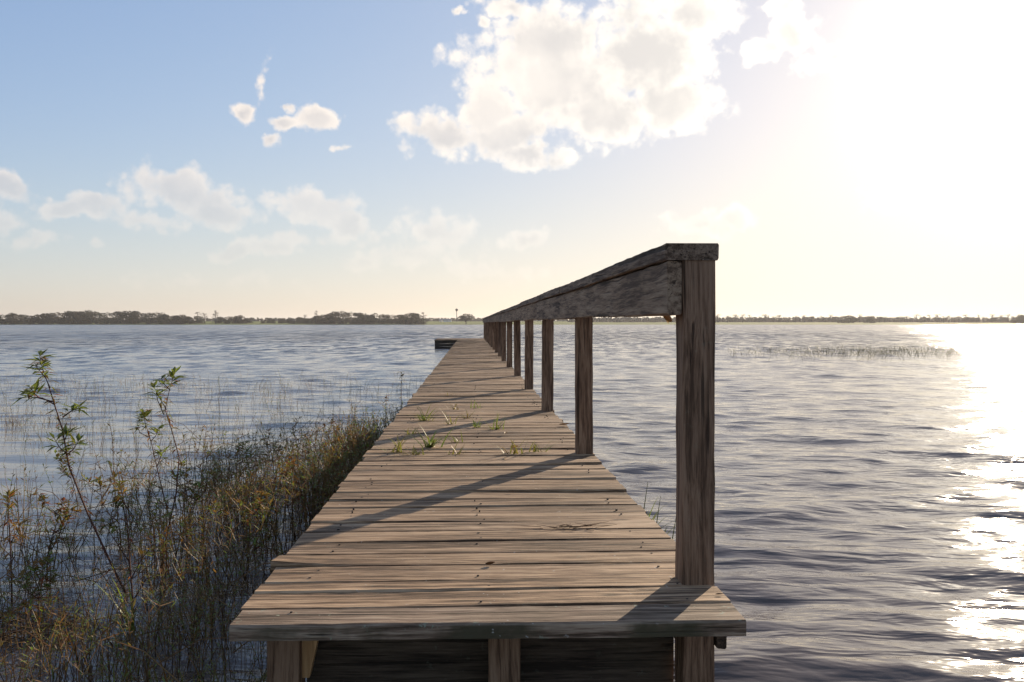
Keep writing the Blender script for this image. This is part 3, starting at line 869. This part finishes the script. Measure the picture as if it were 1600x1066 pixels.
def debris(label, px, py, sx_, sy_, n, y0=None, seed=1):
    r = random.Random(seed); c = on_z(px, py, 0); b = MB()
    for i in range(n):
        a = r.uniform(0, 6.28); q = r.random() ** .5
        p = c + Vector((math.cos(a) * q * sx_, math.sin(a) * q * sy_, r.uniform(0, .05) * (1 - q * .6)))
        a2 = r.uniform(0, 6.28); L = r.uniform(.04, .17)
        d = Vector((math.cos(a2), math.sin(a2), r.uniform(-.35, .5)))
        if i % 3: b.blade(p, d, L, r.uniform(.003, .008), r.uniform(.1, .8), r.uniform(0, .75), 3)
        else: b.tube([p, p + d * L * .5, p + d * L], (.0022, .002, .001), 3, t=r.uniform(.1, .9))
    o = b.build('debris_raft', M['dead']); tag(o, label, 'plant debris', 'rafts of dead plant debris'); return o
debris('brown raft of dead stems caught in the weeds close to the dock', 400, 768, .20, .30, 230, seed=1)
debris('orange-brown heap of dead grass in the water at the lower left edge', 15, 985, .32, .18, 380, seed=2)

# grass at the right side of the dock
def side_tuft(label, px, py, n, hh, seed):
    r = random.Random(seed); c = on_z(px, py, 0); b = MB()
    for i in range(n):
        a = r.uniform(0, 6.28); tl = r.uniform(.1, .9)
        b.blade((c.x + r.gauss(0, .02), c.y + r.gauss(0, .02), -.03), (math.cos(a) * tl, math.sin(a) * tl, 1), r.uniform(.5, 1) * hh, .010, r.uniform(.1, .9), r.uniform(.5, 1), 5)
    b.tube([(c.x, c.y, -.05), (c.x + .01, c.y, hh * .5), (c.x + .03, c.y, hh)], (.003, .0025, .001), 4, t=.7)
    o = b.build('grass_clump', M['grass']); tag(o, label, 'grass clump', 'green shoots beside the right edge of the dock')
side_tuft('bushy green shoot furthest along the right edge of the dock', 1003, 838, 26, .28, 1)
side_tuft('tall sparse green shoot between two others at the right edge of the dock', 1022, 868, 16, .28, 2)
side_tuft('bright green shoot tucked against the near railing post', 1046, 890, 16, .24, 3)

# ------------------------------------------------------------------ grass tufts growing between the deck boards
def deck_tuft(label, px, py, n, L, tint, seed, wid=.006):
    n = int(n * 1.5); L *= 1.2
    r = random.Random(seed); c = on_z(px, py, DECK); b = MB()
    for i in range(n):
        a = r.uniform(0, 6.28); tl = r.uniform(.3, 1.8)
        b.blade((r.gauss(0, .022), r.gauss(0, .006), 0), (math.cos(a) * tl, math.sin(a) * tl * .8, .75), r.uniform(.55, 1.15) * L, r.uniform(.8, 1.5) * wid, r.uniform(.1, .9), min(1, max(0, r.gauss(tint, .2))), 4)
    for i in range(max(2, n // 4)):      # small roots and dry bits
        a = r.uniform(0, 6.28)
        b.blade((r.gauss(0, .03), r.gauss(0, .015), .004), (math.cos(a), math.sin(a), .05), r.uniform(.02, .06), .003, .1, 0.0, 2)
    o = b.build('grass_tuft', M['grass'], loc=(c.x, c.y, DECK - .004))
    tag(o, label, 'grass tuft', 'grass tufts growing between the deck planks')
deck_tuft('largest green tuft on the deck, right-leaning blades, left of the deck middle', 672, 699, 20, .16, .8, 1, .009)
deck_tuft('wide yellow-green tuft furthest left of the near row on the deck', 620, 707, 16, .13, .45, 2)
deck_tuft('low orange-green tuft just right of the wide yellow one', 650, 710, 14, .09, .35, 3)
deck_tuft('small tuft with orange blades at the right end of the near row of tufts', 711, 710, 9, .09, .25, 4)
deck_tuft('broad bright tuft behind the largest one, near the left deck edge', 664, 657, 20, .16, .7, 5)
deck_tuft('dark little tuft in the thin post shadow at the left deck edge', 642, 678, 7, .09, .6, 6)
deck_tuft('single upright tuft in the middle of the deck left of the thin post shadow', 703, 663, 8, .12, .5, 7)
deck_tuft('reddish tuft on the deck beyond the thin post shadow', 728, 653, 10, .10, .3, 8)
deck_tuft('dark green tuft furthest out on the deck centre', 745, 638, 9, .09, .75, 9)
deck_tuft('flat brownish tuft among the farthest deck grass, left of the dark green one', 712, 640, 9, .08, .35, 10)
deck_tuft('bushy green tuft touching the thin post shadow at the deck middle', 775, 671, 15, .12, .75, 11)
deck_tuft('tall dry tuft with thin upright straw on the right part of the deck', 806, 710, 16, .13, .25, 12)
deck_tuft('pale yellow-green tuft right of the tall dry one', 842, 706, 10, .10, .6, 13)
deck_tuft('bright flat tuft half way between the largest tuft and the bushy one', 746, 668, 10, .09, .9, 14)
deck_tuft('thin sprig alone in the narrow gap far out on the deck', 702, 618, 5, .08, .3, 15)
deck_tuft('tiny dark tuft between the largest tuft and the tall dry one', 712, 690, 8, .07, .55, 16)

def dead_leaf(label, px, py, L, Wd, rz, tint, seed, z=DECK + .004, curl=.5):
    r = random.Random(seed); c = on_z(px, py, z); b = MB(); n = 6; vs = []
    for i in range(n + 1):
        u = i / n; w = Wd * math.sin(math.pi * min(.98, u * .92 + .05)) ** .8 / 2
        zz = curl * L * .35 * (u - .4) ** 2
        vs += [(L * (u - .5), w, zz + w * curl * .9), (L * (u - .5), 0, zz), (L * (u - .5), -w, zz + w * curl * .7)]
    fs = []
    for i in range(n):
        fs += [(3 * i, 3 * i + 1, 3 * i + 4, 3 * i + 3), (3 * i + 1, 3 * i + 2, 3 * i + 5, 3 * i + 4)]
    b.add(vs, fs, tint)
    o = b.build('dead_leaf', M['dead'], loc=tuple(c)); o.rotation_euler.z = rz
    tag(o, label, 'leaf', 'dry leaves lying on the deck')
dead_leaf('pale curled leaf caught on top of the tall dry tuft', 804, 700, .055, .028, .6, .95, 1, DECK + .02, 1.2)
dead_leaf('pale dry scrap of leaf in front of the tall dry tuft', 790, 716, .045, .018, 1.2, 1.0, 2)
dead_leaf('small pale leaf standing beside the bushy tuft at the middle of the deck', 790, 678, .05, .02, 1.4, .95, 3, DECK + .01, 1.3)
dead_leaf('dark brown chip lying on the deck outside the near railing post', 1124, 929, .022, .010, .1, .15, 4)
dead_leaf('dark curled chip of bark on the near deck boards, right of the middle post below', 766, 882, .030, .012, .3, .05, 5, curl=1.3)
dead_leaf('thin dark leaf scrap behind the dry twigs on the near deck', 884, 823, .05, .010, .2, .1, 6)
dead_leaf('small brown leaf on the near deck right of the large shadow', 800, 768, .03, .010, .1, .1, 7)
dead_leaf('narrow brown leaf at the right rim of the deck beyond the second post', 882, 664, .07, .024, .1, .5, 8, DECK + .01, 1)
# dry twig litter
b = MB(); r = random.Random(4); c = on_z(886, 827, DECK)
for i in range(26):
    a = r.gauss(0, .5) + (math.pi if i % 2 else 0); p = Vector((r.gauss(0, .05), r.gauss(0, .02), .004))
    d = Vector((math.cos(a), math.sin(a) * .6, r.uniform(0, .12))); L = r.uniform(.03, .11)
    b.tube([p, p + d * L * .5, p + d * L], (.0011, .001, .0006), 3, t=r.uniform(.1, .9))
o = b.build('dry_twigs', M['dead'], loc=(c.x, c.y, DECK)); tag(o, 'little heap of dry straw and twigs on the near deck boards', 'twigs')

# insect nest hanging below the side rail
c = on_y(1040, 494, 2.72); b = MB()
q = [c + Vector(v) for v in ((-.012, 0, .018), (-.006, 0, .008), (.000, 0, .001), (.008, 0, -.006), (.014, 0, -.012), (.018, 0, -.017))]
b.tube(q, (.003, .005, .0085, .009, .007, .003), 8, t=.85)
b.tube([c + Vector((-.012, 0, .018)), c + Vector((-.02, 0, .026))], (.003, .002), 5, t=.3)
b.leaf(c + Vector((0, 0, 0)), (-.8, .1, .2), (0, 0, 1), .022, .010, t=.4); b.leaf(c + Vector((.004, 0, -.004)), (.3, .2, -1), (0, 1, 0), .018, .008, t=.9)
o = b.build('insect_cocoon', M['dead']); tag(o, 'small pale cocoon hanging under the side rail beside the near post', 'cocoon')

# ------------------------------------------------------------------ far trees
def oak_meshes(seed, w=1.0, h=1.0, n=1500, leaf=.045, lift=.18, skirt=0):
    """unit tree: crown about w wide and h tall; many small leaf clumps spread through lumps"""
    r = random.Random(seed); tr = MB(); cr = MB()
    lumps = []
    k = r.randint(9, 13)
    for i in range(k):
        a = r.uniform(0, 6.28); q = r.random() ** .6 * .34 * w
        lumps.append((math.cos(a) * q, math.sin(a) * q, r.uniform(lift + .18, .80) * h, r.uniform(.13, .22) * w, r.uniform(.12, .20) * h))
    lumps.append((0, 0, .74 * h, .22 * w, .22 * h))
    for i in range(5): lumps.append((r.uniform(-.42, .42) * w, r.uniform(-.3, .3) * w, r.uniform(lift + .08, .40) * h, r.uniform(.12, .17) * w, r.uniform(.10, .16) * h))
    for i in range(skirt): lumps.append((r.uniform(-.46, .46) * w, r.uniform(-.4, .4) * w, r.uniform(.02, .28) * h, r.uniform(.12, .18) * w, r.uniform(.12, .18) * h))
    tr.tube([(0, 0, -.03), (.01, 0, .12 * h), (0, .01, .30 * h), (.01, 0, .55 * h)], (.034, .026, .02, .01), 6)
    for L in lumps:
        z0 = r.uniform(.14, .32) * h
        tr.tube([(0, 0, z0), (L[0] * .5, L[1] * .5, (z0 + L[2]) * .52), (L[0], L[1], L[2])], (.014, .009, .003), 4)
    for i in range(n):
        L = r.choice(lumps); a = r.uniform(0, 6.28); ph = math.acos(r.uniform(-.75, 1)); q = r.uniform(.62, 1.06)
        p = Vector((L[0] + math.cos(a) * math.sin(ph) * L[3] * q, L[1] + math.sin(a) * math.sin(ph) * L[3] * q, L[2] + math.cos(ph) * L[4] * q))
        u = Vector((r.gauss(0, 1), r.gauss(0, 1), r.gauss(0, 1))).normalized(); v = u.orthogonal().normalized()
        s1, s2 = leaf * r.uniform(.5, 1.2), leaf * r.uniform(.4, .9)
        cr.add([p - u * s1, p + v * s2, p + u * s1, p - v * s2], [(0, 1, 2, 3)], r.random())
    return tr, cr

def cyp_meshes(seed, n=420):
    """narrow half-bare cypress, unit height"""
    r = random.Random(seed); tr = MB(); cr = MB()
    bx = r.uniform(-.03, .03)
    tr.tube([(0, 0, -.02), (bx, 0, .4), (bx * .5, .01, .75), (0, 0, 1.0)], (.022, .015, .009, .002), 5)
    top_flat = r.random() < .5
    for i in range(22):
        z = r.uniform(.35, .98); a = r.uniform(0, 6.28); L = (.16 * (1.15 - z) + .04) * r.uniform(.6, 1.3) if not top_flat else .13 * r.uniform(.5, 1.2)
        e = Vector((math.cos(a) * L, math.sin(a) * L, z + r.uniform(-.02, .07)))
        tr.tube([(bx * (1 - z), 0, z), e * 1.0], (.005, .0015), 3, cap=False)
        for k in range(n // 22):
            p = Vector((bx * (1 - z), 0, z)).lerp(e, r.uniform(.3, 1.1)) + Vector((r.gauss(0, .018), r.gauss(0, .018), r.gauss(0, .016)))
            u = Vector((r.gauss(0, 1), r.gauss(0, 1), r.gauss(0, 1))).normalized(); v = u.orthogonal().normalized()
            s = r.uniform(.008, .02)
            cr.add([p - u * s, p + v * s * .6, p + u * s, p - v * s * .6], [(0, 1, 2, 3)], r.random())
    return tr, cr

def proto(name, meshes, fm):
    root = empty(name); tr, cr = meshes
    tr.build('trunk', M['bark'], root); c = cr.build('crown', fm, root); c['kind'] = 'stuff'
    return root
oaks = [proto('oak_tree', oak_meshes(s, leaf=.040, lift=.10, skirt=9, n=2000), M['oak']) for s in (1, 2, 3, 4, 5)]
lone = proto('oak_tree', oak_meshes(12, w=1.15, h=1.0, n=2600, leaf=.034, lift=.30), M['oak'])
cyps = [proto('cypress_tree', cyp_meshes(s), M['cypress']) for s in (1, 2, 3, 4, 5, 6)]
used = set()
def zland(d):
    prof = [(-6, -0.6), (0, -0.05), (5, 0.25), (30, 0.6), (120, 1.4), (240, 2.3), (420, 3.0), (900, 3.4), (2500, 3.8), (9000, 4.0)]
    return float(np.interp(d, [p[0] for p in prof], [p[1] for p in prof]))
def place(protos, i, px, top, wpx, back, label, group, cat='tree', rz=None):
    """tree whose top shows at pixel (px, top), wpx pixels wide, 'back' metres behind the shoreline"""
    src = protos[i % len(protos)]
    v = ray(px, 505); x = v.x / v.y * 700
    for _ in range(3):
        yy = shore_y(max(-700, min(900, x))) + back; x = v.x / v.y * yy
    zg = zland(back)
    zt = CAMZ + yy * (504.9 - top) / F
    h = zt - zg; w = wpx * yy / F
    if src.name in used: o = copy_tree(src)
    else: o = src; used.add(src.name)
    o.location = (x, yy, zg); o.scale = (w, w, h)
    o.rotation_euler.z = rz if rz is not None else random.uniform(0, 6.28)
    tag(o, label, cat, group)
    return o

ORD = ['first', 'second', 'third', 'fourth', 'fifth', 'sixth', 'seventh', 'eighth', 'ninth', 'tenth', 'eleventh', 'twelfth', 'thirteenth', 'fourteenth',
       'fifteenth', 'sixteenth', 'seventeenth', 'eighteenth', 'nineteenth', 'twentieth', 'twenty-first', 'twenty-second', 'twenty-third', 'twenty-fourth',
       'twenty-fifth', 'twenty-sixth', 'twenty-seventh', 'twenty-eighth', 'twenty-ninth', 'thirtieth', 'thirty-first', 'thirty-second', 'thirty-third',
       'thirty-fourth', 'thirty-fifth', 'thirty-sixth', 'thirty-seventh', 'thirty-eighth', 'thirty-ninth', 'fortieth', 'forty-first', 'forty-second', 'forty-third', 'forty-fourth', 'forty-fifth', 'forty-sixth', 'forty-seventh', 'forty-eighth']
G1 = 'oaks of the dark wood on the left far shore'
left = [(-18, 490, 34, 8), (4, 491, 30, 14), (20, 488.5, 26, 8), (38, 491, 26, 20), (54, 491.5, 22, 6), (71, 489, 28, 10), (90, 487.5, 30, 26), (108, 485.5, 32, 18),
        (122, 486, 26, 10), (134, 484, 28, 34), (150, 486, 30, 20), (168, 487.5, 28, 8), (184, 486, 24, 28), (199, 485, 30, 18), (215, 486, 30, 30), (233, 488, 24, 10),
        (245, 487, 26, 26), (258, 490.5, 22, 10), (270, 492.5, 22, 22), (282, 491, 24, 12), (296, 494, 18, 26)]
left.sort(key=lambda q: q[0])
for i, (px, top, w, back) in enumerate(left):
    place(oaks, i, px, top, w * 1.25, back, 'brown-green oak in the dark wood on the left shore, %s from its left end' % ORD[i], G1)
G2 = 'oaks of the grove in the middle of the far shore'
mid = [(497, 492.5, 26, 12), (509, 491, 28, 18), (522, 487, 32, 22), (535, 485, 34, 14), (549, 486.5, 30, 26), (560, 488, 26, 12), (573, 491, 22, 20),
       (585, 489, 28, 14), (597, 490, 22, 24), (613, 491, 30, 14), (626, 491, 22, 20), (640, 488, 32, 10), (653, 489.5, 26, 16)]
for i, (px, top, w, back) in enumerate(mid):
    place(oaks, i + 2, px, top, w * 1.2, back, 'rounded oak of the middle grove on the far shore, %s from its left end' % ORD[i], G2)
G3 = 'small trees on the open grass of the far shore'
small = [(310, 493, 15, 40, 0), (356, 494, 20, 30, 0), (373, 492, 18, 36, 0), (343, 494.5, 16, 44, 0), (386, 496.5, 14, 60, 0), (412, 498.5, 8, 50, 0), (420, 497.5, 8, 70, 0), (428, 499, 7, 60, 0), (437, 498, 8, 60, 0), (452, 497.5, 14, 26, 0),
         (468, 495, 20, 30, 0), (480, 497, 12, 30, 0), (442, 496.5, 8, 80, 0)]
small.sort()
for i, (px, top, w, back, _) in enumerate(small):
    place(oaks, i + 1, px, top, w * 1.25, back, 'small rounded tree between the left wood and the middle grove, %s from the left' % ORD[i], G3)
place(cyps, 0, 337, 486, 40, 30, 'dark pointed conifer standing above the low trees right of the left wood', None)
place(cyps, 1, 495, 486, 34, 16, 'slim pointed tree at the left end of the middle grove', None)
place(cyps, 2, 309, 488, 46, 60, 'pale bare tree rising right of the left wood', None)
place(cyps, 3, 320, 490, 40, 60, 'shorter pale bare tree next to the conifer', None)
place(cyps, 4, 476, 492, 30, 40, 'thin bare tree on the grass left of the middle grove', None)
place(cyps, 5, 662, 488, 40, 18, 'bare-topped tree at the right end of the middle grove', None)
lone_done = place([lone], 0, 728, 489.5, 28, 6, 'lone spreading oak on the green bank left of the railing end', None, rz=.7)
G4 = 'half-bare cypresses along the right far shore'
rr = random.Random(31); px = 1122; i = 0
while px < 1600 and i < 46:
    top = 492.0 + rr.uniform(-1.2, 3.6)
    place(cyps, rr.randint(0, 5), px, top, rr.uniform(34, 58), 130 + rr.uniform(0, 60), 'half-bare cypress on the right far shore, %s to the right of the near railing post' % ORD[i], G4, rz=rr.uniform(0, 6.28))
    px += rr.uniform(5, 15.5); i += 1
place([oaks[1]], 0, 1327, 492, 32, 90, 'broad rounded tree among the cypresses on the right shore', None)
place([oaks[3]], 0, 1363, 493, 22, 90, 'smaller rounded tree right of the broad one on the right shore', None)
place([oaks[2]], 0, 1597, 491, 30, 70, 'rounded tree at the right end of the right far shore', None)

# far wood that reads as one band
def far_wood(name, label, x0, x1, y_, hmin, hmax, step, seed, mat):
    r = random.Random(seed); b = MB(); x = x0
    while x < x1:
        h = r.uniform(hmin, hmax); w = r.uniform(.6, 1.3) * h; yb = y_ + r.uniform(-25, 25); z0 = 1.9 if y_ < 900 else 2.9
        b.tube([(x, yb, z0 - .5), (x + r.uniform(-.4, .4), yb, z0 + h * .9)], (.3, .08), 3, cap=False, t=.4)
        for k in range(54):
            q = r.random() ** 1.35; ww = w * .5 * (1 - .55 * q)
            p = Vector((x + r.gauss(0, ww * .6), yb + r.gauss(0, ww), z0 + h * q))
            u = Vector((r.gauss(0, 1), r.gauss(0, 1), r.gauss(0, 1))).normalized(); v = u.orthogonal().normalized()
            s = r.uniform(.45, 1.2)
            b.add([p - u * s, p + v * s * .7, p + u * s, p - v * s * .7], [(0, 1, 2, 3)], r.random())
        x += r.uniform(.5, 1.5) * step
    o = b.build(name, mat); tag(o, label, kind='stuff'); return o
far_wood('distant_treeline', 'hazy low line of far woods behind the right shore grass', 90, 900, 830, 3.0, 4.8, .8, 2, M['cypress'])
far_wood('distant_woods', 'pale hazy strip of woods on the horizon behind the middle grove', -720, 260, 1080, 2.6, 4.4, 1.2, 3, M['oak'])

# water tower
tw = empty('water_tower', (0, 0, 0))
v = ray(713.5, 484.5); yy = 900; c = Vector((v.x / v.y * yy, yy, 0)); zt = CAMZ + yy * (505 - 484.3) / F
tw.location = (c.x, c.y, 2.9)
b = MB(); b.tube([(0, 0, -.5), (0, 0, 4), (0, 0, zt - 4.2)], (.5, .32, .30), 10); b.build('column', M['bark'], tw)
b = MB(); hh = zt - 2.9
b.tube([(0, 0, hh + z) for z in (-1.5, -1.1, -.5, .1, .7, 1.1, 1.25)], (.4, .95, 1.3, 1.35, 1.1, .6, .1), 14); b.build('tank', M['bark'], tw, smooth=True)
tag(tw, 'tiny water tower with a round tank on a thin column beyond the green bank', 'water tower')
# low white buildings
m, t, bs = new_mat('white_paint'); bs.inputs['Base Color'].default_value = (.75, .74, .70, 1); bs.inputs['Roughness'].default_value = .6; M['white'] = m
m, t, bs = new_mat('grey_roof'); bs.inputs['Base Color'].default_value = (.25, .24, .23, 1); M['roof'] = m
m, t, bs = new_mat('dark_glass'); bs.inputs['Base Color'].default_value = (.03, .035, .04, 1); bs.inputs['Roughness'].default_value = .1; M['glass'] = m
def shed(px, wpx, back, h, label):
    v = ray(px, 505); yy = 640 + back; x = v.x / v.y * yy; w = wpx * yy / F
    o = empty('farm_building', (x, yy, zland(back + 20) - .1))
    b = MB(); b.box(-w / 2, w / 2, -3, 3, 0, h); b.build('wall', M['white'], o)
    b = MB(); e = .4
    b.add([(-w / 2 - e, -3.4, h - .05), (w / 2 + e, -3.4, h - .05), (w / 2 + e, 0, h + 1.3), (-w / 2 - e, 0, h + 1.3), (-w / 2 - e, 3.4, h - .05), (w / 2 + e, 3.4, h - .05)],
          [(0, 1, 2, 3), (3, 2, 5, 4), (0, 3, 4), (1, 5, 2), (0, 4, 5, 1)]); b.build('roof', M['roof'], o)
    for k in range(max(1, int(w // 4))):
        b = MB(); xx = -w / 2 + (k + .5) * w / max(1, int(w // 4)); b.box(xx - .3, xx + .3, -3.05, -2.99, .6, 1.1); b.build('window', M['glass'], o)
    tag(o, label, 'building')
shed(699, 12, 200, 1.5, 'long low white farm building on the grass left of the lone oak')
shed(689, 4, 210, 1.5, 'small white shed beside the long low farm building')
shed(637, 2.6, 2, 1.8, 'small bright white hut at the foot of the grove by the water')

# ------------------------------------------------------------------ haze
b = MB(); b.box(-2600, 2600, -60, 3200, -2.4, 24)
hz = b.build('haze'); 
hm = bpy.data.materials.new('haze_air'); hm.use_nodes = True; hm.node_tree.nodes.clear()
pv = hm.node_tree.nodes.new('ShaderNodeVolumePrincipled'); mo = hm.node_tree.nodes.new('ShaderNodeOutputMaterial')
pv.inputs['Color'].default_value = (.92, .93, .95, 1); pv.inputs['Density'].default_value = 0.00014; pv.inputs['Anisotropy'].default_value = 0.35
hm.node_tree.links.new(pv.outputs[0], mo.inputs['Volume'])
hz.data.materials.append(hm)
tag(hz, 'thin pale evening haze over the lake', kind='stuff')
